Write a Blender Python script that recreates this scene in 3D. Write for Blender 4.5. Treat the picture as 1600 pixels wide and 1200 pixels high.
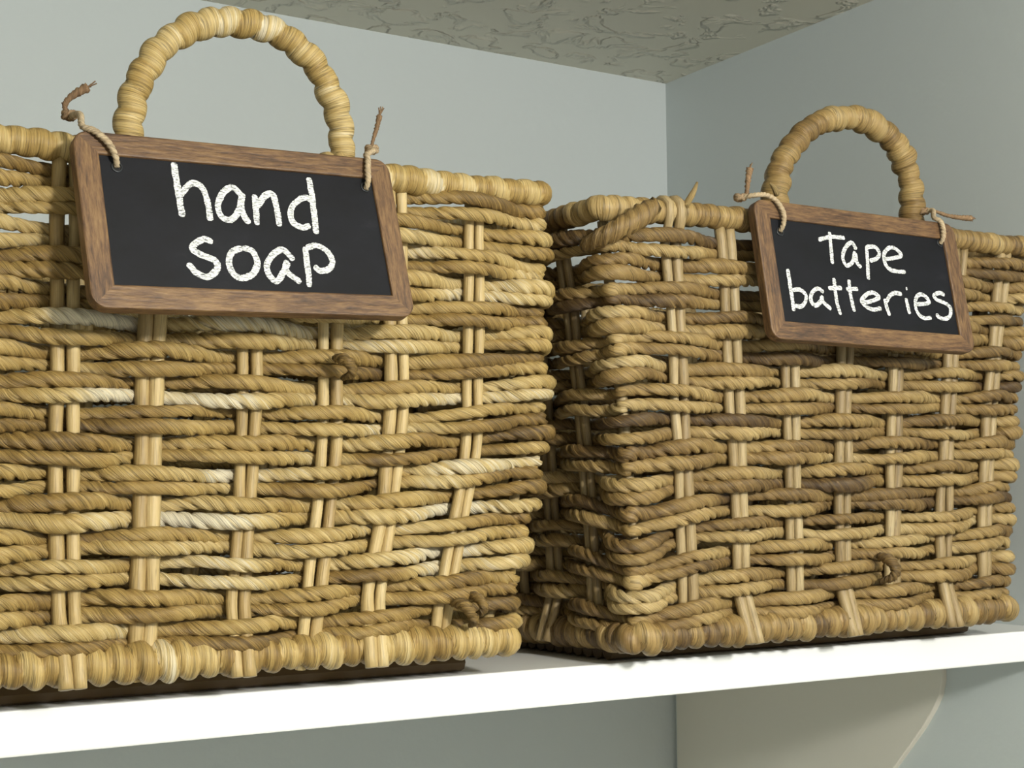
import bpy, bmesh, math
import numpy as np
from mathutils import Vector, Matrix

for o in list(bpy.data.objects):
    bpy.data.objects.remove(o)
S = bpy.context.scene
COL = S.collection

# ------------------------------------------------------------------ camera
CAMZ = 0.0865                       # the lens stands this far above the shelf top
yaw, pitch, roll, FPX = 0.55330744, 0.0805633, -0.00763641, 2292.02
fw = Vector((math.sin(yaw)*math.cos(pitch), math.cos(yaw)*math.cos(pitch), math.sin(pitch)))
rt0 = Vector((math.cos(yaw), -math.sin(yaw), 0)); up0 = rt0.cross(fw)
rt = rt0*math.cos(roll) + up0*math.sin(roll); up = rt.cross(fw)
cam = bpy.data.cameras.new('camera'); camo = bpy.data.objects.new('camera', cam); COL.objects.link(camo)
cam.sensor_width = 36.0; cam.lens = FPX/1600*36.0; cam.clip_start = 0.02
M = Matrix((rt, up, -fw)).transposed().to_4x4(); M.translation = (0, 0, CAMZ); camo.matrix_world = M
S.camera = camo

# ------------------------------------------------------------------ light
w = bpy.data.worlds.new('world'); S.world = w; w.use_nodes = True
w.node_tree.nodes['Background'].inputs[0].default_value = (1.0, 0.96, 0.89, 1)
w.node_tree.nodes['Background'].inputs[1].default_value = 0.52
lamp = bpy.data.lights.new('ceiling_lamp_light', 'POINT'); lamp.energy = 46.0; lamp.color = (1.0, 0.965, 0.90)
lamp.shadow_soft_size = 0.055
lo = bpy.data.objects.new('ceiling_lamp_light', lamp); lo.location = (0.45, -0.46, 0.40); COL.objects.link(lo)
S.view_settings.view_transform = 'Standard'; S.view_settings.look = 'None'
S.view_settings.exposure = 0.0; S.view_settings.gamma = 1.0; S.view_settings.use_curve_mapping = False

# ------------------------------------------------------------------ helpers
def tag(o, label=None, cat=None, group=None, kind=None):
    if label: o['label'] = label
    if cat: o['category'] = cat
    if group: o['group'] = group
    if kind: o['kind'] = kind
    return o

def link(name, me, mat, parent=None):
    o = bpy.data.objects.new(name, me); COL.objects.link(o)
    if mat is not None and not me.materials: me.materials.append(mat)
    if parent is not None: o.parent = parent
    return o

def empty(name, loc=(0, 0, 0)):
    o = bpy.data.objects.new(name, None); o.location = loc; o.empty_display_size = 0.05; COL.objects.link(o); return o

def box(name, lo_, hi, mat, parent=None, bevel=0.0):
    bm = bmesh.new(); bmesh.ops.create_cube(bm, size=1)
    for v in bm.verts:
        v.co = Vector([(a+b)/2 + c*(b-a) for a, b, c in zip(lo_, hi, v.co)])
    if bevel: bmesh.ops.bevel(bm, geom=bm.edges[:], offset=bevel, segments=2, affect='EDGES', profile=0.5)
    me = bpy.data.meshes.new(name); bm.to_mesh(me); bm.free()
    return link(name, me, mat, parent)

def grid_mesh(name, V, closed, tone=None, vlen=None, caps=True, swap=0.0):
    """V (n,m,3) rings of a tube -> mesh with uv (around, length in m) and a tone attribute"""
    n, m, _ = V.shape
    rows = n if closed else n-1
    i = np.arange(rows)[:, None]; j = np.arange(m)[None, :]
    i2 = (i+1) % n; j2 = (j+1) % m
    Q = np.stack([i*m+j, i*m+j2, i2*m+j2, i2*m+j], -1).reshape(-1, 4)
    ii = np.broadcast_to(i, (rows, m)); jj = np.broadcast_to(j, (rows, m))
    if vlen is None: vlen = np.arange(n)*0.002
    vl = np.append(vlen, vlen[-1] + (vlen[-1]-vlen[-2]))
    u0 = jj/m; u1 = (jj+1)/m; v0 = vl[ii]; v1 = vl[ii+1]
    UV = np.stack([np.stack([u0, v0], -1), np.stack([u1, v0], -1), np.stack([u1, v1], -1), np.stack([u0, v1], -1)], 2).reshape(-1, 2)
    faces = Q
    nl = Q.size; npoly = len(Q)
    loops = Q.reshape(-1); starts = np.arange(npoly)*4; totals = np.full(npoly, 4)
    if swap: UV = np.column_stack([UV[:, 1]/swap, UV[:, 0]*0.045])
    if not closed and caps:
        c0 = np.arange(m)[::-1]; c1 = (n-1)*m + np.arange(m)
        loops = np.concatenate([loops, c0, c1]); starts = np.concatenate([starts, [nl, nl+m]]); totals = np.concatenate([totals, [m, m]])
        UV = np.concatenate([UV, np.zeros((2*m, 2))])
    me = bpy.data.meshes.new(name)
    me.vertices.add(n*m); me.vertices.foreach_set('co', V.reshape(-1).astype(np.float32))
    me.loops.add(len(loops)); me.loops.foreach_set('vertex_index', loops.astype(np.int32))
    me.polygons.add(len(starts)); me.polygons.foreach_set('loop_start', starts.astype(np.int32))
    try: me.polygons.foreach_set('loop_total', totals.astype(np.int32))
    except Exception: pass
    me.polygons.foreach_set('use_smooth', np.ones(len(starts), bool))
    uv = me.uv_layers.new(name='UVMap'); uv.data.foreach_set('uv', UV.reshape(-1).astype(np.float32))
    t = np.full((n, m), 0.5) if tone is None else (tone if tone.ndim == 2 else np.repeat(tone[:, None], m, 1))
    at = me.attributes.new('tone', 'FLOAT', 'POINT'); at.data.foreach_set('value', t.reshape(-1).astype(np.float32))
    me.update(calc_edges=True); me.validate()
    return me

def unit(a): return a/np.maximum(np.linalg.norm(a, axis=-1, keepdims=True), 1e-9)

def frames(P, ref):
    """tangent, and two normals carried along from a starting reference"""
    T = unit(np.gradient(P, axis=0)); N = np.zeros_like(P)
    r = np.array(ref, float)
    for i in range(len(P)):
        r = r - T[i]*(r @ T[i]); r /= np.linalg.norm(r); N[i] = r
    return T, N, np.cross(N, T)

def spline(pts, step, closed=False):
    """Catmull-Rom through pts, resampled evenly"""
    p = np.array(pts, float); n = len(p)
    if closed: q = np.vstack([p[-1], p, p[0], p[1]]); segs = n
    else: q = np.vstack([2*p[0]-p[1], p, 2*p[-1]-p[-2]]); segs = n-1
    out = []
    for k in range(segs):
        a, b, c, d = q[k:k+4]
        t = np.linspace(0, 1, 24, endpoint=False)[:, None]
        out.append(0.5*((2*b) + (-a+c)*t + (2*a-5*b+4*c-d)*t*t + (-a+3*b-3*c+d)*t**3))
    if not closed: out.append(p[-1:])
    out = np.vstack(out)
    if closed: out = np.vstack([out, out[:1]])
    s = np.concatenate([[0], np.cumsum(np.linalg.norm(np.diff(out, axis=0), axis=1))])
    cnt = max(4, int(s[-1]/step)); g = np.linspace(0, s[-1], cnt, endpoint=not closed)
    return np.stack([np.interp(g, s, out[:, k]) for k in range(out.shape[1])], 1), g, s[-1]

def tube(name, pts, rad, mat, parent=None, m=8, step=0.002, ref=(0, 0, 1), tone=0.5, lobes=0, lead=0.01, taper=None, rng=None):
    P, g, L = spline(pts, step); T, N, B = frames(P, ref)
    j = np.arange(m)/m*2*np.pi
    R = np.full((len(P), m), rad)
    if lobes: R = R*(1-0.22*(0.5+0.5*np.cos(lobes*j))[None, :]**2)
    if taper is not None: R = R*np.interp(g/L, np.linspace(0, 1, len(taper)), taper)[:, None]
    if rng is not None: R = R*(1+0.08*rng.standard_normal((len(P), 1)))
    A = j[None, :] + (2*np.pi*g/lead if lobes else 0*g)[:, None]
    V = P[:, None] + R[..., None]*(np.cos(A)[..., None]*N[:, None] + np.sin(A)[..., None]*B[:, None])
    return link(name, grid_mesh(name, V, False, np.full(len(P), tone), g), mat, parent)

def snoise(rng, n_knots, x, period):
    """smooth periodic random curve in -1..1"""
    k = rng.uniform(-1, 1, n_knots); f = (x/period*n_knots) % n_knots
    i = np.floor(f).astype(int); t = f-i; t = t*t*(3-2*t)
    return k[i % n_knots]*(1-t) + k[(i+1) % n_knots]*t

# ------------------------------------------------------------------ materials
def newmat(name):
    m = bpy.data.materials.new(name); m.use_nodes = True
    nt = m.node_tree; b = nt.nodes['Principled BSDF']
    return m, nt, b

def N_(nt, t, **kw):
    n = nt.nodes.new(t)
    for k, v in kw.items():
        if k in n.inputs: n.inputs[k].default_value = v
        else: setattr(n, k, v)
    return n

def ramp(nt, stops, fac):
    r = nt.nodes.new('ShaderNodeValToRGB'); e = r.color_ramp.elements
    while len(e) < len(stops): e.new(0.5)
    for el, (p, c) in zip(e, stops): el.position = p; el.color = (*c, 1)
    nt.links.new(fac, r.inputs[0]); return r.outputs[0]

def math_(nt, op, a, b=None):
    n = nt.nodes.new('ShaderNodeMath'); n.operation = op
    for k, x in enumerate((a, b)):
        if x is None: continue
        if isinstance(x, (int, float)): n.inputs[k].default_value = x
        else: nt.links.new(x, n.inputs[k])
    return n.outputs[0]

def bump(nt, b, h, dist, strength=1.0):
    n = nt.nodes.new('ShaderNodeBump'); n.inputs['Distance'].default_value = dist; n.inputs['Strength'].default_value = strength
    nt.links.new(h, n.inputs['Height']); nt.links.new(n.outputs[0], b.inputs['Normal'])

def mat_fibre(name, stops, fu=11.0, fv=38.0, rough=0.47, bdist=0.0008, vary=0.34, crease=0.62):
    """twisted dry leaf: colour from the strand's own tone plus streaks that run along the fibres"""
    m, nt, b = newmat(name)
    uv = N_(nt, 'ShaderNodeUVMap'); oi = N_(nt, 'ShaderNodeObjectInfo'); at = N_(nt, 'ShaderNodeAttribute', attribute_name='tone')
    sp = N_(nt, 'ShaderNodeSeparateXYZ'); nt.links.new(uv.outputs[0], sp.inputs[0])
    # wrap the around-coordinate onto a circle so that the streaks have no seam
    ang = math_(nt, 'MULTIPLY', sp.outputs[0], 2*math.pi)
    cx = math_(nt, 'MULTIPLY', math_(nt, 'COSINE', ang), fu/6.28); cy = math_(nt, 'MULTIPLY', math_(nt, 'SINE', ang), fu/6.28)
    cz = math_(nt, 'ADD', math_(nt, 'MULTIPLY', sp.outputs[1], fv), math_(nt, 'MULTIPLY', oi.outputs['Random'], 91.0))
    cb = N_(nt, 'ShaderNodeCombineXYZ')
    for k, x in enumerate((cx, cy, cz)): nt.links.new(x, cb.inputs[k])
    n1 = N_(nt, 'ShaderNodeTexNoise', Scale=1.0, Detail=4.0, Roughness=0.6); nt.links.new(cb.outputs[0], n1.inputs['Vector'])
    mp = N_(nt, 'ShaderNodeMapping'); mp.inputs['Scale'].default_value = (2.6, 2.6, 0.5); nt.links.new(cb.outputs[0], mp.inputs[0])
    n2 = N_(nt, 'ShaderNodeTexNoise', Scale=1.4, Detail=3.0, Roughness=0.6); nt.links.new(mp.outputs[0], n2.inputs['Vector'])
    f = math_(nt, 'ADD', at.outputs['Fac'], math_(nt, 'MULTIPLY', math_(nt, 'SUBTRACT', n1.outputs[0], 0.5), vary*2.2))
    f = math_(nt, 'ADD', f, math_(nt, 'MULTIPLY', math_(nt, 'SUBTRACT', n2.outputs[0], 0.5), vary*1.1))
    col = ramp(nt, stops, f)
    # shade of thin creases between the fibres, painted into the colour as dark lines
    mp3 = N_(nt, 'ShaderNodeMapping'); mp3.inputs['Scale'].default_value = (1.5, 1.5, 0.35); mp3.inputs['Location'].default_value = (7.3, 2.1, 4.4); nt.links.new(cb.outputs[0], mp3.inputs[0])
    n3 = N_(nt, 'ShaderNodeTexNoise', Scale=1.2, Detail=2.0, Roughness=0.5); nt.links.new(mp3.outputs[0], n3.inputs['Vector'])
    line = math_(nt, 'ABSOLUTE', math_(nt, 'SUBTRACT', n3.outputs[0], 0.5))
    mr = N_(nt, 'ShaderNodeMapRange'); mr.inputs['From Min'].default_value = 0.0; mr.inputs['From Max'].default_value = 0.035; mr.inputs['To Min'].default_value = 1.0-crease; mr.inputs['To Max'].default_value = 1.0
    nt.links.new(line, mr.inputs['Value'])
    mx = N_(nt, 'ShaderNodeMix'); mx.data_type = 'RGBA'; mx.blend_type = 'MULTIPLY'; mx.inputs['Factor'].default_value = 1.0
    nt.links.new(col, mx.inputs[6]); nt.links.new(mr.outputs[0], mx.inputs[7]); nt.links.new(mx.outputs[2], b.inputs['Base Color'])
    b.inputs['Roughness'].default_value = rough; b.inputs['Specular IOR Level'].default_value = 0.5
    bump(nt, b, n2.outputs[0], bdist)
    return m

def mat_paint(name, col, scale=90.0, dist=0.0004, rough=0.6, detail=2.0):
    m, nt, b = newmat(name)
    tc = N_(nt, 'ShaderNodeTexCoord'); n = N_(nt, 'ShaderNodeTexNoise', Scale=scale, Detail=detail); nt.links.new(tc.outputs['Object'], n.inputs['Vector'])
    b.inputs['Base Color'].default_value = (*col, 1); b.inputs['Roughness'].default_value = rough
    bump(nt, b, n.outputs[0], dist)
    return m

def mat_ceiling():
    m, nt, b = newmat('ceiling_knockdown_plaster')
    tc = N_(nt, 'ShaderNodeTexCoord')
    n = N_(nt, 'ShaderNodeTexNoise', Scale=30.0, Detail=3.0, Roughness=0.55, Distortion=0.5); nt.links.new(tc.outputs['Object'], n.inputs['Vector'])
    mr = N_(nt, 'ShaderNodeMapRange'); mr.inputs['From Min'].default_value = 0.50; mr.inputs['From Max'].default_value = 0.62
    mr.interpolation_type = 'SMOOTHSTEP'; nt.links.new(n.outputs[0], mr.inputs['Value'])
    b.inputs['Base Color'].default_value = (0.74, 0.72, 0.60, 1); b.inputs['Roughness'].default_value = 0.55
    bump(nt, b, mr.outputs[0], 0.0045)
    return m

def mat_wood():
    m, nt, b = newmat('brown_stained_wood')
    tc = N_(nt, 'ShaderNodeTexCoord'); oi = N_(nt, 'ShaderNodeObjectInfo')
    ad = N_(nt, 'ShaderNodeVectorMath'); ad.operation = 'ADD'; nt.links.new(tc.outputs['Object'], ad.inputs[0]); nt.links.new(oi.outputs['Random'], ad.inputs[1])
    mp = N_(nt, 'ShaderNodeMapping'); mp.inputs['Scale'].default_value = (110, 800, 800); nt.links.new(ad.outputs[0], mp.inputs[0])
    n = N_(nt, 'ShaderNodeTexNoise', Scale=1.0, Detail=5.0, Roughness=0.65); nt.links.new(mp.outputs[0], n.inputs['Vector'])
    mp2 = N_(nt, 'ShaderNodeMapping'); mp2.inputs['Scale'].default_value = (18, 60, 60); nt.links.new(ad.outputs[0], mp2.inputs[0])
    n2 = N_(nt, 'ShaderNodeTexNoise', Scale=1.0, Detail=3.0); nt.links.new(mp2.outputs[0], n2.inputs['Vector'])
    f = math_(nt, 'ADD', math_(nt, 'MULTIPLY', n.outputs[0], 0.65), math_(nt, 'MULTIPLY', n2.outputs[0], 0.35))
    c = ramp(nt, [(0.34, (0.032, 0.016, 0.009)), (0.46, (0.105, 0.054, 0.024)), (0.56, (0.175, 0.097, 0.040)), (0.72, (0.27, 0.165, 0.072))], f)
    nt.links.new(c, b.inputs['Base Color']); b.inputs['Roughness'].default_value = 0.5
    bump(nt, b, n.outputs[0], 0.0003)
    return m

def mat_slate():
    m, nt, b = newmat('black_slate')
    tc = N_(nt, 'ShaderNodeTexCoord'); mp = N_(nt, 'ShaderNodeMapping'); mp.inputs['Scale'].default_value = (25, 25, 45); nt.links.new(tc.outputs['Object'], mp.inputs[0])
    n = N_(nt, 'ShaderNodeTexNoise', Scale=1.0, Detail=6.0, Roughness=0.7); nt.links.new(mp.outputs[0], n.inputs['Vector'])
    c = ramp(nt, [(0.35, (0.0035, 0.004, 0.006)), (0.6, (0.006, 0.0068, 0.0105)), (0.85, (0.018, 0.019, 0.024))], n.outputs[0])
    nt.links.new(c, b.inputs['Base Color']); b.inputs['Roughness'].default_value = 0.6; b.inputs['Specular IOR Level'].default_value = 0.22
    return m

def mat_chalk():
    m, nt, b = newmat('white_chalk')
    tc = N_(nt, 'ShaderNodeTexCoord'); mp = N_(nt, 'ShaderNodeMapping'); mp.inputs['Rotation'].default_value = (0, 0.75, 0); mp.inputs['Scale'].default_value = (520, 900, 1500)
    nt.links.new(tc.outputs['Object'], mp.inputs[0])
    n = N_(nt, 'ShaderNodeTexNoise', Scale=1.0, Detail=3.0, Roughness=0.7); nt.links.new(mp.outputs[0], n.inputs['Vector'])
    c = ramp(nt, [(0.37, (0.10, 0.105, 0.11)), (0.46, (0.50, 0.52, 0.52)), (0.58, (0.86, 0.88, 0.87))], n.outputs[0])
    nt.links.new(c, b.inputs['Base Color']); b.inputs['Roughness'].default_value = 0.95; b.inputs['Specular IOR Level'].default_value = 0.1
    return m

def mat_plain(name, col, rough=0.5, metal=0.0):
    m, nt, b = newmat(name); b.inputs['Base Color'].default_value = (*col, 1); b.inputs['Roughness'].default_value = rough; b.inputs['Metallic'].default_value = metal
    return m

M_STR = [mat_fibre('golden_twisted_hyacinth', [(0.0, (0.095, 0.056, 0.018)), (0.25, (0.26, 0.163, 0.046)), (0.5, (0.425, 0.295, 0.10)), (0.72, (0.575, 0.44, 0.20)), (0.92, (0.70, 0.63, 0.46))]),
         mat_fibre('tan_twisted_hyacinth', [(0.0, (0.085, 0.050, 0.020)), (0.25, (0.225, 0.141, 0.047)), (0.5, (0.365, 0.25, 0.093)), (0.75, (0.495, 0.368, 0.165)), (1.0, (0.58, 0.48, 0.28))])]
M_STK = [mat_fibre('pale_smooth_reed', [(0.0, (0.20, 0.125, 0.045)), (0.4, (0.40, 0.285, 0.115)), (0.7, (0.54, 0.41, 0.19)), (1.0, (0.64, 0.53, 0.30))], fu=7, fv=60, rough=0.5, bdist=0.0003, vary=0.2, crease=0.3),
         mat_fibre('greyish_smooth_reed', [(0.0, (0.16, 0.105, 0.045)), (0.4, (0.31, 0.225, 0.105)), (0.7, (0.43, 0.33, 0.17)), (1.0, (0.53, 0.44, 0.27))], fu=7, fv=60, rough=0.5, bdist=0.0003, vary=0.25, crease=0.35)]
M_TWINE = mat_fibre('jute_twine', [(0.0, (0.13, 0.07, 0.035)), (0.4, (0.30, 0.19, 0.10)), (0.8, (0.55, 0.43, 0.27)), (1.0, (0.68, 0.58, 0.42))], fu=8, fv=300, rough=0.9, bdist=0.0004, vary=0.3)
M_WALL = mat_paint('pale_grey_wall_paint', (0.55, 0.605, 0.61), 150.0, 0.00025)
M_FLOOR = mat_paint('beige_floor_covering', (0.66, 0.57, 0.43), 60.0, 0.0006)
M_CEIL = mat_ceiling()
M_WHITE = mat_paint('white_gloss_shelf_paint', (0.86, 0.88, 0.88), 60.0, 0.00012, 0.35)
M_CREAM = mat_paint('off_white_bracket_paint', (0.66, 0.645, 0.57), 60.0, 0.0002, 0.45)
M_WOOD = mat_wood(); M_SLATE = mat_slate(); M_CHALK = mat_chalk()
M_HOLE = mat_plain('dark_hole', (0.004, 0.004, 0.005), 0.8); M_EYE = mat_plain('dark_eyelet_metal', (0.05, 0.055, 0.06), 0.35, 0.6)

# ------------------------------------------------------------------ the room
W, YB, ZC, ZF = 0.875, 1.1245, 0.4965, -1.75
XL, YF = -1.35, -1.75
tag(box('wall_back', (XL, YB, ZF), (W, YB+0.1, ZC), M_WALL), kind='structure', label='pale grey painted back wall behind the baskets')
tag(box('wall_right', (W, YF, ZF), (W+0.1, YB+0.1, ZC), M_WALL), kind='structure', label='pale grey painted side wall right of the baskets')
tag(box('wall_left', (XL-0.1, YF, ZF), (XL, YB+0.1, ZC), M_WALL), kind='structure')
tag(box('ceiling', (XL-0.1, YF-0.1, ZC), (W+0.1, YB+0.1, ZC+0.1), M_CEIL), kind='structure', label='textured plaster ceiling above the shelf')
tag(box('floor', (XL-0.1, YF-0.1, ZF-0.1), (W+0.1, YB+0.1, ZF), M_FLOOR), kind='structure')

# shelf and its bracket on the side wall
tag(box('shelf', (XL, 0.685, -0.0255), (W, YB, -0.0047), M_WHITE, bevel=0.0012), 'long white painted shelf board carrying both woven baskets', 'shelf')
prof = [(1.1075, -0.0255), (0.780, -0.0255), (0.780, -0.050), (0.783, -0.062), (0.790, -0.074), (0.801, -0.089), (0.816, -0.106), (0.833, -0.125),
        (0.850, -0.142), (0.872, -0.162), (0.90, -0.182), (0.935, -0.202), (0.975, -0.22), (1.02, -0.235), (1.05, -0.25), (1.065, -0.27), (1.07, -0.30), (1.1075, -0.30)]
bm = bmesh.new(); vs = [bm.verts.new((W-0.005, y+0.010, z)) for y, z in prof]; f = bm.faces.new(vs)
ex = bmesh.ops.extrude_face_region(bm, geom=[f]); bmesh.ops.translate(bm, vec=(0.005, 0, 0), verts=[v for v in ex['geom'] if isinstance(v, bmesh.types.BMVert)])
bmesh.ops.recalc_face_normals(bm, faces=bm.faces[:])
bmesh.ops.bevel(bm, geom=[e for e in bm.edges if all(abs(v.co.x-(W-0.005)) < 1e-6 for v in e.verts)], offset=0.0008, segments=2, affect='EDGES', profile=0.5)
me = bpy.data.meshes.new('shelf_bracket'); bm.to_mesh(me); bm.free()
tag(link('shelf_bracket', me, M_CREAM), 'off-white shelf bracket with curved front edge under the shelf on the side wall', 'bracket')

# ------------------------------------------------------------------ woven baskets
class Basket:
    def __init__(s, bot, top, ztop, zbase, rows, front_f, seed, phase, fan, which):
        s.bot = np.array(bot, float); s.top = np.array(top, float); s.zt = np.array(ztop, float); s.zb = np.array(zbase, float)
        s.rows = rows; s.rng = np.random.default_rng(seed); s.phase = phase; s.fan = fan; s.k = which
        side = [1/7*(i+1) for i in range(6)]
        fr = list(front_f); bk = [1-f for f in fr][::-1]
        s.tau = []
        for q, fs in enumerate((fr, side, bk, side)):
            s.tau.append(float(q)); s.tau += [q+f for f in fs]
        s.tau = np.array(s.tau); s.even = np.arange(len(s.tau)) % 2
        rb, rt_ = 0.0085, 0.0072
        s.zlo = 2*rb-0.003; s.zhi_gap = rt_ + 0.003
    def corners(s, v):
        return s.bot*(1-v) + s.top*v
    def surf(s, t, v, rho=0.0065):
        """centre surface at perimeter place t (0..4), height share v -> xyz and outward normal; v may vary along t"""
        t = np.asarray(t, float) % 4; v = np.broadcast_to(np.asarray(v, float), t.shape)
        q = np.floor(t).astype(int) % 4; f = t-np.floor(t)
        x_ = np.clip(v/0.52, 0, 1); g_ = np.where(v > 0, x_*x_*(3-2*x_), 0.0) if s.k == 0 else np.clip(v, 0, 1.2)**1.8     # how the flare grows with height
        C = s.bot[None]*(1-g_)[:, None, None] + s.top[None]*g_[:, None, None]      # (n,4,2)
        ar = np.arange(len(t)); A = C[ar, q]; B = C[ar, (q+1) % 4]; Z = C[ar, (q-1) % 4]; D = C[ar, (q+2) % 4]
        L = np.linalg.norm(B-A, axis=1); p = A+(B-A)*f[:, None]
        d0 = f*L; d1 = (1-f)*L
        def bez(P0, P1, P2, u): return (1-u)[:, None]**2*P0 + (2*u*(1-u))[:, None]*P1 + (u*u)[:, None]*P2
        i = d0 < rho
        e0 = A+unit(Z-A)*rho; e2 = A+unit(B-A)*rho
        p = np.where(i[:, None], bez(e0, A, e2, np.clip(0.5+d0/(2*rho), 0, 1)), p)
        i = d1 < rho
        e0 = B+unit(A-B)*rho; e2 = B+unit(D-B)*rho
        p = np.where(i[:, None], bez(e0, B, e2, np.clip(0.5-d1/(2*rho), 0, 1)), p)
        zt = s.zt[q]*(1-f)+s.zt[(q+1) % 4]*f; zb = s.zb[q]*(1-f)+s.zb[(q+1) % 4]*f
        return np.column_stack([p, zb+(zt-zb)*v])
    def normal(s, P):
        T = np.roll(P, -1, 0)-np.roll(P, 1, 0); n = np.column_stack([T[:, 1], -T[:, 0], np.zeros(len(P))]); return unit(n)
    def tgrid(s, coarse=1.0):
        """perimeter places, dense where the photograph looks"""
        L = [np.linalg.norm(s.top[(q+1) % 4]-s.top[q]) for q in range(4)]
        st = [0.00165, 0.0032, 0.0045, 0.0022] if s.k == 1 else [0.00165, 0.0034, 0.0045, 0.0040]
        return np.concatenate([q+np.linspace(0, 1, int(L[q]/(st[q]*coarse)), endpoint=False) for q in range(4)])
    def over(s, t, k):
        """+1 where pair k runs outside the stake, -1 where it dives behind it"""
        tau = np.append(s.tau, 4.0); i = np.clip(np.searchsorted(tau, t, side='right')-1, 0, len(s.tau)-1)
        u = (t-tau[i])/(tau[i+1]-tau[i])
        sg = np.where((i+k+s.phase) % 2 == 0, 1.0, -1.0)
        c = np.cos(np.pi*u); c = np.sign(c)*np.abs(c)**0.8
        return sg*c

def fan_offset(b, t, v):
    """rows crowd and slope near the corners, by hand-made irregularity"""
    d = np.zeros_like(t)
    for (tc, wid, amp, vc, vw) in b.fan:
        dt = np.abs(((t-tc+2) % 4)-2)
        d += amp*np.exp(-(dt/wid)**2)*np.exp(-((v-vc)/vw)**2)
    return d

def make_strand(b, root, k, pitch):
    rng = b.rng
    t = b.tgrid(); H = float(b.zt.mean())
    z = b.zlo+(k+0.5)*pitch
    v0 = z/H
    pair = k//2
    ov = b.over(t, pair)
    cornerd = np.min(np.stack([np.abs(t-c) for c in (0, 1, 2, 3, 4)]), 0)
    calm = np.clip(cornerd/0.06, 0, 1)
    dz = 0.0011*snoise(rng, 26, t, 4.0)+0.0008*snoise(rng, 61, t, 4.0)+fan_offset(b, t, v0)
    dz += (0.0004 if k % 2 == 0 else -0.0004)*(-ov)*calm           # a pair squeezes together behind the stake
    P = b.surf(t, v0+dz/H)
    n = b.normal(P)
    amp = 0.0062*calm+0.0016*(1-calm)
    off = ov*amp+0.0012*snoise(rng, 37, t, 4.0)+(1-calm)*0.0012
    P = P+n*off[:, None]
    r0 = pitch*0.515*(1+0.07*rng.uniform(-1, 1))
    R = r0*(1+0.04*ov*calm+0.13*snoise(rng, 33, t, 4.0)+0.08*snoise(rng, 90, t, 4.0))
    for c_ in range(4):                                              # knuckles where the leaf turns the corner
        dc = np.abs(((t-c_+2) % 4)-2); R = R*(1+rng.uniform(-0.08, 0.30)*np.exp(-(dc/0.035)**2))
    dP = np.roll(P, -1, 0)-P; ds = np.linalg.norm(dP, axis=1); s_ = np.concatenate([[0], np.cumsum(ds)[:-1]]); tot = ds.sum()
    T = unit(np.roll(P, -1, 0)-np.roll(P, 1, 0)); B = np.cross(n, T); B = unit(B); Nn = np.cross(T, B)
    m = 12
    ph = np.arange(m)/m*2*np.pi
    notch = np.array([0.46, 0.08, 0.0, 0.0, 0.14, 0.03, 0.0, 0.02, 0.28, 0.05, 0.0, 0.08])
    turns = round(tot/0.0215)
    ang = ph[None, :]-(2*np.pi*turns*s_/tot+1.1*snoise(rng, 40, s_, tot))[:, None]+rng.uniform(0, 6.28)
    depth = np.clip(0.85+0.6*snoise(rng, 70, s_, tot), 0.15, 1.3)
    RR = R[:, None]*(1-notch[None, :]*depth[:, None])
    V = P[:, None]+RR[..., None]*(np.cos(ang)[..., None]*Nn[:, None]+np.sin(ang)[..., None]*B[:, None]*1.0)
    tone = (0.44 if b.k == 0 else 0.385)+0.25*snoise(rng, 15, s_, tot)+0.15*snoise(rng, 50, s_, tot)+rng.uniform(-0.10, 0.10)
    pale = np.clip(snoise(rng, 22, s_, tot)-0.45, 0, 1)*(0.85 if b.k == 0 else 0.45)
    tone = np.clip(tone+pale, 0, 1)
    me = grid_mesh('strand', V, True, tone, s_)
    return link('strand', me, M_STR[b.k], root)

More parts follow.
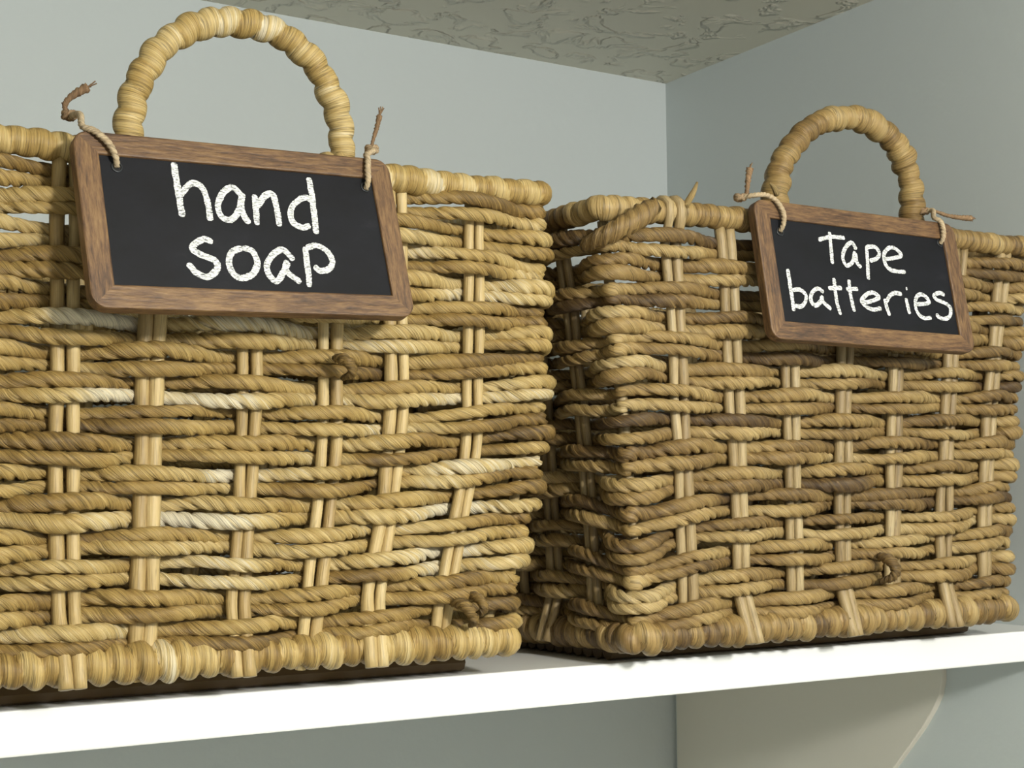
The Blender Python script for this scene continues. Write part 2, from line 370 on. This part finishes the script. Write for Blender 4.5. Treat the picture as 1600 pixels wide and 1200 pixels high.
def make_stakes(b, root):
    rng = b.rng
    for i, ta in enumerate(b.tau):
        q = int(ta); corner = abs(ta-round(ta)) < 1e-6
        Lq = np.linalg.norm(b.top[(q+1) % 4]-b.top[q])
        lean = rng.uniform(-0.0035, 0.0035)
        for sgn in ((-1, 1) if not corner else (0,)):
            rad = 0.0033*(1+0.13*rng.uniform(-1, 1)); sep = 0.0036*(1+0.2*rng.uniform(-1, 1))
            overrim = (i % 4 == 1) and not corner and q in (0, 2)
            overbase = (i % 2 == 0) and not corner
            vv = np.linspace(0.0, 1.0, 46)
            t = ta+(sgn*sep+lean*(vv-0.5)+0.0008*snoise(rng, 7, vv, 1.0))/Lq
            P = b.surf(t, vv)
            t2 = b.surf(t+0.004, vv)-P; t2[:, 2] = 0; t2 = unit(t2); n = np.column_stack([t2[:, 1], -t2[:, 0], 0*vv])
            off = 0.0007*snoise(rng, 9, vv, 1.0)-(0.009 if corner else 0)
            # over the base rim or tucked behind it
            off = off+(0.0098 if overbase else -0.002)*np.clip(1-(vv/0.11), 0, 1)**0.7
            off = off+(0.0082 if overrim else -0.001)*np.clip(1-((1-vv)/0.05), 0, 1)**0.7
            P = P+n*off[:, None]
            P[:, 2] = np.maximum(P[:, 2], 0.0045 if overbase else 0.006)
            pts = [tuple(p) for p in P[::2]]
            if overrim:                                               # bends over the rim and ends inside
                c = b.surf(np.array([t[-1]]), 1.0)[0]; nn = n[-1]
                for a in (25, 55, 90, 125, 160, 200):
                    a = math.radians(a); pts.append(tuple(c+nn*0.0078*math.cos(a)+np.array([0, 0, 0.0078*math.sin(a)])))
            tone = 0.52+0.2*rng.uniform(-1, 1)
            Pp, g, L = spline(pts, 0.0045); T, Nn, B = frames(Pp, n[0]); m = 8
            ph = np.arange(m)/m*2*np.pi+rng.uniform(0, 1)
            R = rad*(1+0.08*snoise(rng, 20, g, L*1.01))
            V = Pp[:, None]+R[:, None, None]*(np.cos(ph)[None, :, None]*Nn[:, None]*0.92+np.sin(ph)[None, :, None]*B[:, None])
            link('stake', grid_mesh('stake', V, False, np.clip(tone+0.15*snoise(rng, 12, g, L*1.01), 0, 1), g), M_STK[b.k], root)

def coil_mesh(name, P, closed, r0, pitch, depth, rng, ref, m=16, tone0=0.5, slant=1.0, irregular=0.10, ends=None, tvar=0.22):
    """a leaf wound round a core in slanting turns"""
    if closed:
        T = unit(np.roll(P, -1, 0)-np.roll(P, 1, 0)); n = np.column_stack([T[:, 1], -T[:, 0], 0*T[:, 0]]); Nn = unit(n); B = np.cross(Nn, T)
        d = np.linalg.norm(np.roll(P, -1, 0)-P, axis=1); s_ = np.concatenate([[0], np.cumsum(d)[:-1]]); tot = d.sum()
        pitch = tot/round(tot/pitch)
    else:
        T, Nn, B = frames(P, ref); d = np.linalg.norm(np.diff(P, axis=0), axis=1); s_ = np.concatenate([[0], np.cumsum(d)]); tot = s_[-1]
    ph = np.arange(m)/m*2*np.pi+2.6
    warp = irregular*2.2*snoise(rng, max(4, int(tot/pitch/2)), s_, tot*(1 if closed else 1.01))
    cnt = s_/pitch+warp
    u = np.arange(m)/m
    phi = cnt[:, None]+slant*np.where(True, u, u)[None, :]
    nmax = int(phi.max())+4
    rnd = rng.uniform(-1, 1, nmax+4); rnd2 = rng.uniform(-1, 1, nmax+4); rnd3 = rng.uniform(-1, 1, nmax+4)
    idx = np.floor(phi).astype(int); fr = phi-np.floor(phi)
    if closed: idx = idx % max(1, int(round(tot/pitch)))
    prof = np.clip(np.sin(np.pi*np.clip(fr, 0, 1)), 0, 1)**0.45
    # a soft second crease on some turns
    crease = 0.06*np.clip(rnd3[idx], 0, 1)*np.exp(-((fr-0.45-0.15*rnd2[idx])/0.10)**2)
    R = r0*((1-depth)+depth*prof-crease)*(1+irregular*rnd[idx])
    if ends is not None: R = R*np.interp(s_/tot, np.linspace(0, 1, len(ends)), ends)[:, None]
    V = P[:, None]+R[..., None]*(np.cos(ph)[None, :, None]*Nn[:, None]+np.sin(ph)[None, :, None]*B[:, None])
    tone = np.clip(tone0+tvar*rnd2[idx]+0.10*(rnd[idx]), 0, 1)
    return grid_mesh(name, V, closed, tone, s_, swap=0.024)

def make_basket(name, label, b, handle_pts, handle_r, handle_pitch, pitch):
    rng = b.rng
    c = b.bot.mean(0); root = empty(name, (0, 0, 0))
    tag(root, label, 'basket', 'woven hyacinth baskets on the shelf')
    for k in range(b.rows): make_strand(b, root, k, pitch)
    make_stakes(b, root)
    # rims: each loop is a leaf wound round a cane
    t = b.tgrid(0.75)
    P = b.surf(t, 1.0); P[:, 2] += 0.0012*snoise(rng, 22, t, 4.0)
    me = coil_mesh('rim', P, True, 0.0074, 0.0100, 0.27, rng, None, m=18, tone0=0.56 if b.k == 0 else 0.47, irregular=0.07)
    link('rim', me, M_STR[b.k], root)
    P = b.surf(t, 0.0); n = b.normal(P); P[:, 2] += 0.0086
    me = coil_mesh('base_rim', P, True, 0.0093, 0.0102, 0.46, rng, None, m=16, tone0=0.44 if b.k == 0 else 0.34, irregular=0.13)
    link('base_rim', me, M_STR[b.k], root)
    # woven floor of the basket
    base = bmesh.new()
    x0, x1 = b.bot[:, 0].min()+0.008, b.bot[:, 0].max()-0.008; y0, y1 = b.bot[:, 1].min()+0.032, b.bot[:, 1].max()-0.012
    ny = int((y1-y0)/0.010)
    for i in range(ny):
        y = y0+(i+0.5)*(y1-y0)/ny
        r_ = bmesh.ops.create_cone(base, cap_ends=True, segments=8, radius1=0.0052, radius2=0.0052, depth=x1-x0)
        bmesh.ops.transform(base, matrix=Matrix.Translation(((x0+x1)/2, y, 0.0007))@Matrix.Rotation(math.pi/2, 4, 'Y'), verts=r_['verts'])
    me = bpy.data.meshes.new('base'); base.to_mesh(me); base.free(); link('base', me, M_STR[b.k], root)
    # handle
    P, g, L = spline(handle_pts, handle_pitch/9)
    P[:, 0] += 0.0026; P[:, 2] += 0.0015; P[:, 1] += 0.0045+0.0008*np.sin(g*60)
    me = coil_mesh('handle', P, False, handle_r, handle_pitch, 0.38 if b.k == 0 else 0.36, rng, (0, -1, 0), m=20, tone0=0.58 if b.k == 0 else 0.48, slant=-1.0 if b.k == 0 else 1.0, irregular=0.08 if b.k == 0 else 0.13)
    link('handle', me, M_STR[b.k], root)
    return root

bL = Basket(bot=[(0.088, 0.664), (0.4070, 0.664), (0.407, 0.94), (0.088, 0.94)], top=[(0.075, 0.674), (0.4360, 0.671), (0.437, 0.955), (0.07, 0.96)],
            ztop=[0.2490, 0.2570, 0.250, 0.248], zbase=[0.0065, 0.0065, 0.004, 0.004], rows=32, front_f=[0.157, 0.281, 0.391, 0.527, 0.644, 0.748, 0.873], seed=11, phase=0,
            fan=[(1.0, 0.14, 0.006, 0.45, 0.30), (1.0, 0.10, -0.004, 0.85, 0.12), (0.6, 0.12, -0.003, 0.2, 0.15)], which=0)
hL = [(0.1998, 0.671, 0.226), (0.2008, 0.670, 0.245), (0.2015, 0.668, 0.2631), (0.2037, 0.668, 0.278), (0.2087, 0.668, 0.2911), (0.2172, 0.668, 0.3042), (0.2297, 0.668, 0.3146), (0.2457, 0.668, 0.3211),
      (0.2622, 0.668, 0.3226), (0.2757, 0.668, 0.3207), (0.2878, 0.668, 0.3144), (0.2982, 0.668, 0.3046), (0.3053, 0.668, 0.2924), (0.31, 0.668, 0.2798), (0.3118, 0.668, 0.2662), (0.312, 0.668, 0.245), (0.312, 0.669, 0.226)]
basketL = make_basket('woven_basket', 'golden woven basket with tall handle and hand soap board, nearer the camera', bL, hL, 0.0074, 0.0118, 0.00722)

bR = Basket(bot=[(0.487, 0.662), (0.797, 0.664), (0.80, 0.93), (0.487, 0.93)], top=[(0.466, 0.660), (0.829, 0.660), (0.833, 0.945), (0.466, 0.945)],
            ztop=[0.2500, 0.2590, 0.253, 0.250], zbase=[0.002, 0.006, 0.004, 0.002], rows=30, front_f=[0.1275, 0.2526, 0.386, 0.517, 0.651, 0.8015, 0.925], seed=23, phase=1,
            fan=[(0.0, 0.10, -0.010, 0.25, 0.22), (0.05, 0.08, 0.004, 0.62, 0.12), (0.95, 0.08, 0.004, 0.25, 0.2)], which=1)
hR = [(0.588, 0.658, 0.232), (0.5905, 0.656, 0.25), (0.593, 0.655, 0.2692), (0.5971, 0.655, 0.2864), (0.6068, 0.655, 0.3001), (0.6202, 0.655, 0.3125), (0.6391, 0.655, 0.3214), (0.6611, 0.655, 0.3252),
      (0.6805, 0.655, 0.3215), (0.6944, 0.655, 0.3129), (0.7042, 0.655, 0.2995), (0.7087, 0.655, 0.2834), (0.7098, 0.655, 0.2681), (0.7100, 0.656, 0.25), (0.7095, 0.658, 0.232)]
basketR = make_basket('woven_basket', 'tan woven basket with low handle and tape batteries board, beside the side wall', bR, hR, 0.0084, 0.0108, 0.00762)

# broad leaf bound over the front corner of the rim of the right basket, with its loose end
rngx = np.random.default_rng(5)
tt = np.concatenate([np.linspace(-0.045, 0, 20, endpoint=False), np.linspace(0, 0.085, 34)]) % 4
P = bR.surf(tt, 1.0); P[:, 2] -= 0.0015
link('corner_binding', coil_mesh('corner_binding', P, False, 0.0108, 0.0115, 0.3, rngx, (0, -1, 0), m=18, tone0=0.40, irregular=0.10, ends=[0.7, 1, 1, 1, 0.75]), M_STR[1], basketR)
tube('binding_end', [(0.492, 0.644, 0.251), (0.480, 0.643, 0.243), (0.469, 0.645, 0.236), (0.461, 0.652, 0.231), (0.457, 0.664, 0.228)], 0.0065, M_STR[1], basketR, m=10, lobes=3, lead=0.02, tone=0.28, taper=[0.8, 1.1, 1.0, 0.9, 0.6], ref=(0, -1, 0))
# stray ends that stand out of the weave
for nm, pts, r_, par, mk in (('stray_end', [(0.588, 0.650, 0.268), (0.584, 0.648, 0.2715), (0.580, 0.647, 0.2735)], 0.0018, basketR, 1),
                             ('stray_end', [(0.626, 0.668, 0.103), (0.632, 0.662, 0.107), (0.641, 0.659, 0.1095)], 0.0016, basketR, 1),
                             ('stray_end', [(0.520, 0.652, 0.2545), (0.5215, 0.646, 0.262), (0.5235, 0.645, 0.2675)], 0.0022, basketR, 1)):
    tube(nm, pts, r_, M_STR[mk], par, m=6, tone=0.6, taper=[1, 0.9, 0.35])

# dark curled stubs where a new leaf was spliced in
for pts, r_, par, mk in (([(0.3035, 0.657, 0.158), (0.3055, 0.6495, 0.1565), (0.3085, 0.6485, 0.1535), (0.3098, 0.6505, 0.1500), (0.3075, 0.657, 0.148)], 0.0030, basketL, 0),
                         ([(0.3690, 0.658, 0.036), (0.3715, 0.649, 0.0350), (0.3745, 0.6475, 0.0310), (0.3775, 0.6485, 0.0270), (0.3790, 0.656, 0.024)], 0.0031, basketL, 0),
                         ([(0.3790, 0.657, 0.040), (0.3815, 0.6495, 0.0370), (0.3830, 0.6490, 0.0320), (0.3815, 0.656, 0.028)], 0.0028, basketL, 0),
                         ([(0.6700, 0.656, 0.0520), (0.6715, 0.6475, 0.0490), (0.6745, 0.6465, 0.0440), (0.6740, 0.6485, 0.0390), (0.6715, 0.657, 0.036)], 0.0036, basketR, 1)):
    tube('splice_stub', pts, r_, M_STR[mk], par, m=9, step=0.0012, lobes=3, lead=0.011, tone=0.20, taper=[0.7, 1.1, 1.0, 0.8, 0.5], ref=(1, 0, 0))

# ------------------------------------------------------------------ chalkboards
BW, BH, BT, RAILW, CR = 0.161, 0.0855, 0.0062, 0.0112, 0.0075
def rail_mesh(L, w):
    """rail along x, its outer edge up, mitred ends, rounded outer corner, front faces -y"""
    h = L/2; pts = [(-h+w, -w), (h-w, -w)]
    for a in np.linspace(math.pi/4, math.pi/2, 6): pts.append((h-CR+CR*math.cos(a), -CR+CR*math.sin(a)))
    for a in np.linspace(math.pi/2, 3*math.pi/4, 6): pts.append((-h+CR+CR*math.cos(a), -CR+CR*math.sin(a)))
    bm = bmesh.new(); f = bm.faces.new([bm.verts.new((x, 0, z)) for x, z in pts])
    ex = bmesh.ops.extrude_face_region(bm, geom=[f]); bmesh.ops.translate(bm, vec=(0, BT, 0), verts=[v for v in ex['geom'] if isinstance(v, bmesh.types.BMVert)])
    bmesh.ops.recalc_face_normals(bm, faces=bm.faces[:])
    ed = [e for e in bm.edges if all(abs(v.co.y) < 1e-7 for v in e.verts) and not (abs(abs(e.verts[0].co.x-e.verts[1].co.x)-abs(e.verts[0].co.z-e.verts[1].co.z)) < 1e-4 and e.calc_length() > 0.004)]
    bmesh.ops.bevel(bm, geom=ed, offset=0.0009, segments=2, affect='EDGES', profile=0.5)
    me = bpy.data.meshes.new('frame_rail'); bm.to_mesh(me); bm.free(); me.materials.append(M_WOOD); return me
ME_LONG, ME_SHORT = rail_mesh(BW, RAILW), rail_mesh(BH, RAILW)

def chalk_word(name, strokes, width, parent, rng):
    verts, faces = [], []
    for q, st in enumerate(strokes):
        p, g, L = spline([(x/1000, z/1000) for x, z in st], 0.00035) if len(st) > 2 else spline([(st[0][0]/1000, st[0][1]/1000), ((st[0][0]+st[1][0])/2000, (st[0][1]+st[1][1])/2000), (st[1][0]/1000, st[1][1]/1000)], 0.00035)
        T = unit(np.gradient(p, axis=0)); Nn = np.column_stack([-T[:, 1], T[:, 0]])
        e = np.clip(np.minimum(g, L-g)/(width*0.35), 0, 1); e = 0.45+0.55*np.sqrt(e)
        wl = width/2*e*(1+0.10*rng.uniform(-1, 1, len(g))+0.12*snoise(rng, max(4, int(L/0.003)), g, L*1.01)); wr = width/2*e*(1+0.10*rng.uniform(-1, 1, len(g))+0.12*snoise(rng, max(4, int(L/0.003)), g, L*1.01))
        a = p+Nn*wl[:, None]; c = p-Nn*wr[:, None]; s0 = len(verts); y = 0.00125-0.00003*q
        for i in range(len(p)): verts += [(a[i, 0], y, a[i, 1]), (c[i, 0], y, c[i, 1])]
        for i in range(len(p)-1): faces.append((s0+2*i, s0+2*i+1, s0+2*i+3, s0+2*i+2))
    me = bpy.data.meshes.new(name); me.from_pydata(verts, [], faces); me.update()
    return link(name, me, M_CHALK, parent)

def make_board(label, c, yaw_, tilt, roll_, words, width, holes, seed):
    ex = Vector((math.cos(yaw_), math.sin(yaw_), 0)); n = Vector((math.sin(yaw_), -math.cos(yaw_), 0))
    ez = Vector((0, 0, 1))*math.cos(tilt)-n*math.sin(tilt)
    e1 = ex*math.cos(roll_)+ez*math.sin(roll_); e2 = ez*math.cos(roll_)-ex*math.sin(roll_); ey = e2.cross(e1)      # ey points into the board
    root = empty('chalkboard_tag'); m = Matrix((e1, ey, e2)).transposed().to_4x4(); m.translation = c; root.matrix_world = m
    tag(root, label, 'chalkboard', 'framed chalkboard tags hung on the baskets')
    rng = np.random.default_rng(seed)
    box('slate_panel', (-BW/2+RAILW-0.002, 0.0014, -BH/2+RAILW-0.002), (BW/2-RAILW+0.002, 0.0048, BH/2-RAILW+0.002), M_SLATE, root)
    for me, loc, ang in ((ME_LONG, (0, 0, BH/2), 0), (ME_LONG, (0, 0, -BH/2), math.pi), (ME_SHORT, (-BW/2, 0, 0), -math.pi/2), (ME_SHORT, (BW/2, 0, 0), math.pi/2)):
        o = link('frame_rail', me, None, root); o.location = loc; o.rotation_euler = (0, ang, 0)
    for nm, st in words: chalk_word('chalk_word', st, width, root, rng)['label'] = 'handwritten white chalk word '+nm
    for hx, hz in holes:
        bm = bmesh.new(); bmesh.ops.create_circle(bm, cap_ends=True, segments=20, radius=0.0022)
        bmesh.ops.transform(bm, matrix=Matrix.Translation((hx, 0.0012, hz))@Matrix.Rotation(math.pi/2, 4, 'X'), verts=bm.verts[:])
        me = bpy.data.meshes.new('string_hole'); bm.to_mesh(me); bm.free(); h = link('string_hole', me, M_HOLE, root)
        a = np.arange(24)/24*2*np.pi; b_ = np.arange(6)/6*2*np.pi
        V = np.zeros((24, 6, 3)); rr = 0.0023+0.0004*np.cos(b_)[None, :]
        V[..., 0] = hx+rr*np.cos(a)[:, None]; V[..., 2] = hz+rr*np.sin(a)[:, None]; V[..., 1] = 0.0012+0.0004*np.sin(b_)[None, :]
        link('eyelet', grid_mesh('eyelet', V, True), M_EYE, h)
    return root, m

WL = [('hand', [[(-34.2, 31.1), (-33.8, 16.4), (-33.5, 3.6)], [(-33.4, 14.5), (-27.0, 20.9), (-21.9, 19.3), (-20.1, 11.7), (-20.1, 2.6)], [(-2.2, 16.7), (-6.5, 20.6), (-11.8, 17.2), (-15.2, 10.7), (-14.1, 4.9), (-9.5, 4.0), (-5.3, 8.5), (-2.3, 16.0)], [(-2.0, 18.0), (-3.6, 9.3), (-0.8, 2.3)], [(4.1, 17.8), (3.1, 1.9)], [(4.1, 11.2), (9.7, 17.6), (13.5, 18.6), (14.6, 13.0), (14.6, 2.0)], [(34.3, 29.3), (34.5, 18.9), (33.6, -0.8)], [(33.8, 16.8), (30.6, 18.3), (24.6, 14.7), (21.4, 9.3), (22.0, 4.6), (26.3, 2.1), (31.0, 3.7)]]),
      ('soap', [[(-20.3, -8.1), (-24.9, -7.0), (-30.7, -11.5), (-27.2, -14.8), (-20.7, -17.3), (-20.0, -21.4), (-25.3, -25.8), (-30.5, -23.8), (-33.9, -19.3)], [(-6.1, -10.1), (-11.3, -12.7), (-13.9, -17.9), (-12.5, -23.6), (-8.4, -25.6), (-2.9, -23.2), (0.5, -17.5), (-1.2, -11.8), (-6.1, -10.1)], [(19.3, -15.3), (16.4, -11.5), (13.1, -10.3), (8.5, -13.5), (5.2, -18.3), (5.2, -22.8), (8.8, -26.5), (13.2, -21.3), (16.4, -16.1)], [(15.8, -15.4), (14.6, -20.7), (21.3, -26.6)], [(26.3, -7.9), (26.2, -16.0), (25.3, -28.7)], [(26.9, -8.6), (32.4, -6.9), (38.0, -9.6), (39.8, -14.9), (37.1, -19.0), (32.6, -20.1), (29.5, -17.7)]])]
WR = [('tape', [[(-24.1, 27.7), (-25.7, 7.2)], [(-33.9, 21.5), (-23.9, 24.4), (-12.7, 24.8)], [(-4.9, 18.0), (-7.7, 22.3), (-13.5, 18.5), (-16.8, 11.7), (-14.7, 7.0), (-9.6, 9.8), (-6.2, 16.7)], [(-5.9, 15.9), (-6.2, 10.1), (-3.1, 6.7)], [(3.9, 21.3), (1.0, -0.7)], [(3.2, 20.4), (10.6, 21.1), (13.3, 17.6), (10.6, 13.6), (4.5, 11.6)], [(16.3, 13.3), (30.7, 17.1), (28.4, 21.0), (22.7, 21.8), (17.1, 17.1), (17.2, 10.1), (22.2, 6.8), (32.8, 6.8)]]),
      ('batteries', [[(-60.9, 1.1), (-60.9, -10.7), (-60.8, -24.7)], [(-59.6, -11.8), (-53.6, -11.3), (-50.0, -15.4), (-53.9, -21.1), (-59.7, -21.5)], [(-36.1, -11.6), (-39.7, -9.5), (-44.2, -11.4), (-46.6, -15.5), (-46.3, -18.8), (-43.3, -20.0), (-39.7, -17.4), (-37.3, -13.7)], [(-38.0, -13.7), (-37.9, -17.3), (-32.2, -21.8)], [(-26.5, -1.7), (-27.0, -15.5), (-25.6, -24.7)], [(-32.1, -8.5), (-21.3, -7.7)], [(-14.9, -1.9), (-15.4, -12.0), (-14.4, -22.0)], [(-18.2, -8.2), (-8.7, -7.4)], [(-7.6, -15.9), (-0.3, -14.6), (7.0, -11.6), (2.9, -8.9), (-3.0, -10.7), (-7.4, -14.7), (-4.5, -18.1), (0.7, -19.7), (7.7, -18.3)], [(11.5, -12.1), (12.2, -17.7), (13.5, -22.7)], [(12.1, -14.5), (16.4, -9.7), (21.3, -7.7), (26.4, -8.1)], [(29.1, -10.4), (29.6, -15.5), (30.1, -20.6)], [(30.4, -4.1), (31.7, -4.2)], [(36.5, -14.0), (47.6, -12.2), (46.5, -8.7), (42.0, -7.0), (37.7, -9.8), (36.0, -15.0), (37.1, -19.7), (41.4, -22.3), (48.1, -21.8)], [(62.5, -6.1), (58.7, -4.9), (53.3, -7.0), (54.9, -9.6), (61.3, -11.2), (65.3, -14.0), (64.1, -19.3), (58.9, -21.8), (53.8, -20.6), (53.2, -18.6)]])]
boardL, mL = make_board('brown framed chalkboard reading hand soap, tied to the golden basket', (0.2537, 0.6409, 0.1293+CAMZ), 0.0319, 0.2658, 0.0405, WL, 0.0031, [(-0.0615, 0.0262), (0.0653, 0.0268)], 1)
boardR, mR = make_board('brown framed chalkboard reading tape batteries, tied to the tan basket', (0.6432, 0.6320, 0.1332+CAMZ), -0.0411, 0.1887, -0.0081, WR, 0.0026, [(-0.0627, 0.0240), (0.0669, 0.0292)], 2)

# ------------------------------------------------------------------ jute ties
def tie(label, m, front, rear, tail, tail_tone, seed, ktone=0.5, tail_r=0.0015, knot_at=None):
    """front: points in the board's own axes (mm) from the hole over the frame; rear: world points over the rim; tail: the loose end"""
    root = empty('twine_tie', tuple(rear[-1])); inv = Vector(rear[-1])
    tag(root, label, 'twine', 'jute ties of the chalkboards')
    def l(p): return tuple(Vector(p)-inv)
    F = [l(m@Vector((x/1000, y/1000, z/1000))) for x, y, z in front]
    tube('cord', F+[l(p) for p in rear], 0.00165, M_TWINE, root, m=9, step=0.0007, lobes=3, lead=0.007, tone=0.80, ref=(0, -1, 0), taper=[0.9, 1.05, 1, 1, 1])
    k0 = np.array(l(knot_at if knot_at is not None else rear[-1]))
    pts = []
    for a in np.linspace(0, 4*math.pi, 26): pts.append(tuple(k0+np.array([0.0024*math.cos(a), 0.0024*math.sin(a), 0.0011*math.sin(1.5*a)+0.0005])))
    tube('knot', pts, 0.0015, M_TWINE, root, m=8, step=0.0007, lobes=3, lead=0.006, tone=ktone)
    T = [l(p) for p in tail]
    tube('loose_end', T, tail_r, M_TWINE, root, m=8, step=0.0007, lobes=3, lead=0.007, tone=tail_tone, taper=[0.8, 0.8, 0.95, 1.15, 1.35], rng=np.random.default_rng(seed))
    rng = np.random.default_rng(seed+9); e = np.array(T[-1]); d = unit(np.array(T[-1])-np.array(T[-2]))
    for i in range(5):
        q = e+d*0.003+rng.uniform(-1, 1, 3)*0.0016
        tube('fray_fibre', [tuple(e-d*0.001), tuple((e+q)/2), tuple(q)], 0.00032, M_TWINE, root, m=5, tone=tail_tone+0.1)
    return root

tie('pale jute tie with frayed brown end, upper left corner of hand soap board', mL, [(-61.5, 1.2, 26.2), (-62.5, -1.6, 29.5), (-65.5, -2.6, 36.0), (-71.0, -2.2, 41.5), (-75.0, 1.5, 45.2)],
    [(0.1775, 0.659, 0.2635), (0.1762, 0.672, 0.2655)], [(0.1765, 0.673, 0.2655), (0.1745, 0.674, 0.2705), (0.1765, 0.674, 0.2745), (0.1800, 0.673, 0.2775), (0.1845, 0.672, 0.2805)], 0.22, 3, 0.42, 0.0018)
tie('pale jute tie with straight thin end, upper right corner of hand soap board', mL, [(65.3, 1.2, 25.5), (65.6, -1.7, 28.5), (66.2, -2.4, 35.0), (67.5, -2.0, 41.0), (69.0, 1.0, 45.0)],
    [(0.3268, 0.662, 0.2655), (0.3290, 0.668, 0.2672)], [(0.3285, 0.668, 0.2680), (0.3300, 0.668, 0.2735), (0.3320, 0.668, 0.2800), (0.3335, 0.668, 0.2862)], 0.28, 4, 0.62, 0.0013)
tie('looped jute tie with upright end, upper left corner of tape batteries board', mR, [(-62.7, 1.2, 24.0), (-61.8, -1.8, 28.0), (-61.6, -2.6, 35.0), (-65.5, -2.2, 42.0), (-71.5, -0.5, 45.5)],
    [(0.5640, 0.644, 0.2640), (0.5600, 0.651, 0.2630)], [(0.5640, 0.650, 0.2640), (0.5650, 0.650, 0.2700), (0.5660, 0.650, 0.2760), (0.5672, 0.650, 0.2815)], 0.34, 5, 0.55, 0.0018)
tie('jute tie with end lying along the rim, upper right corner of tape batteries board', mR, [(66.9, 1.2, 28.5), (67.3, -1.7, 31.5), (67.6, -2.5, 37.0), (67.2, -1.8, 42.5), (65.5, 1.5, 46.0)],
    [(0.7160, 0.646, 0.2705), (0.7150, 0.653, 0.2705)], [(0.7150, 0.652, 0.2712), (0.7190, 0.646, 0.2700), (0.7270, 0.644, 0.2680), (0.7370, 0.643, 0.2675), (0.7480, 0.643, 0.2680)], 0.36, 6, 0.45, 0.0015)
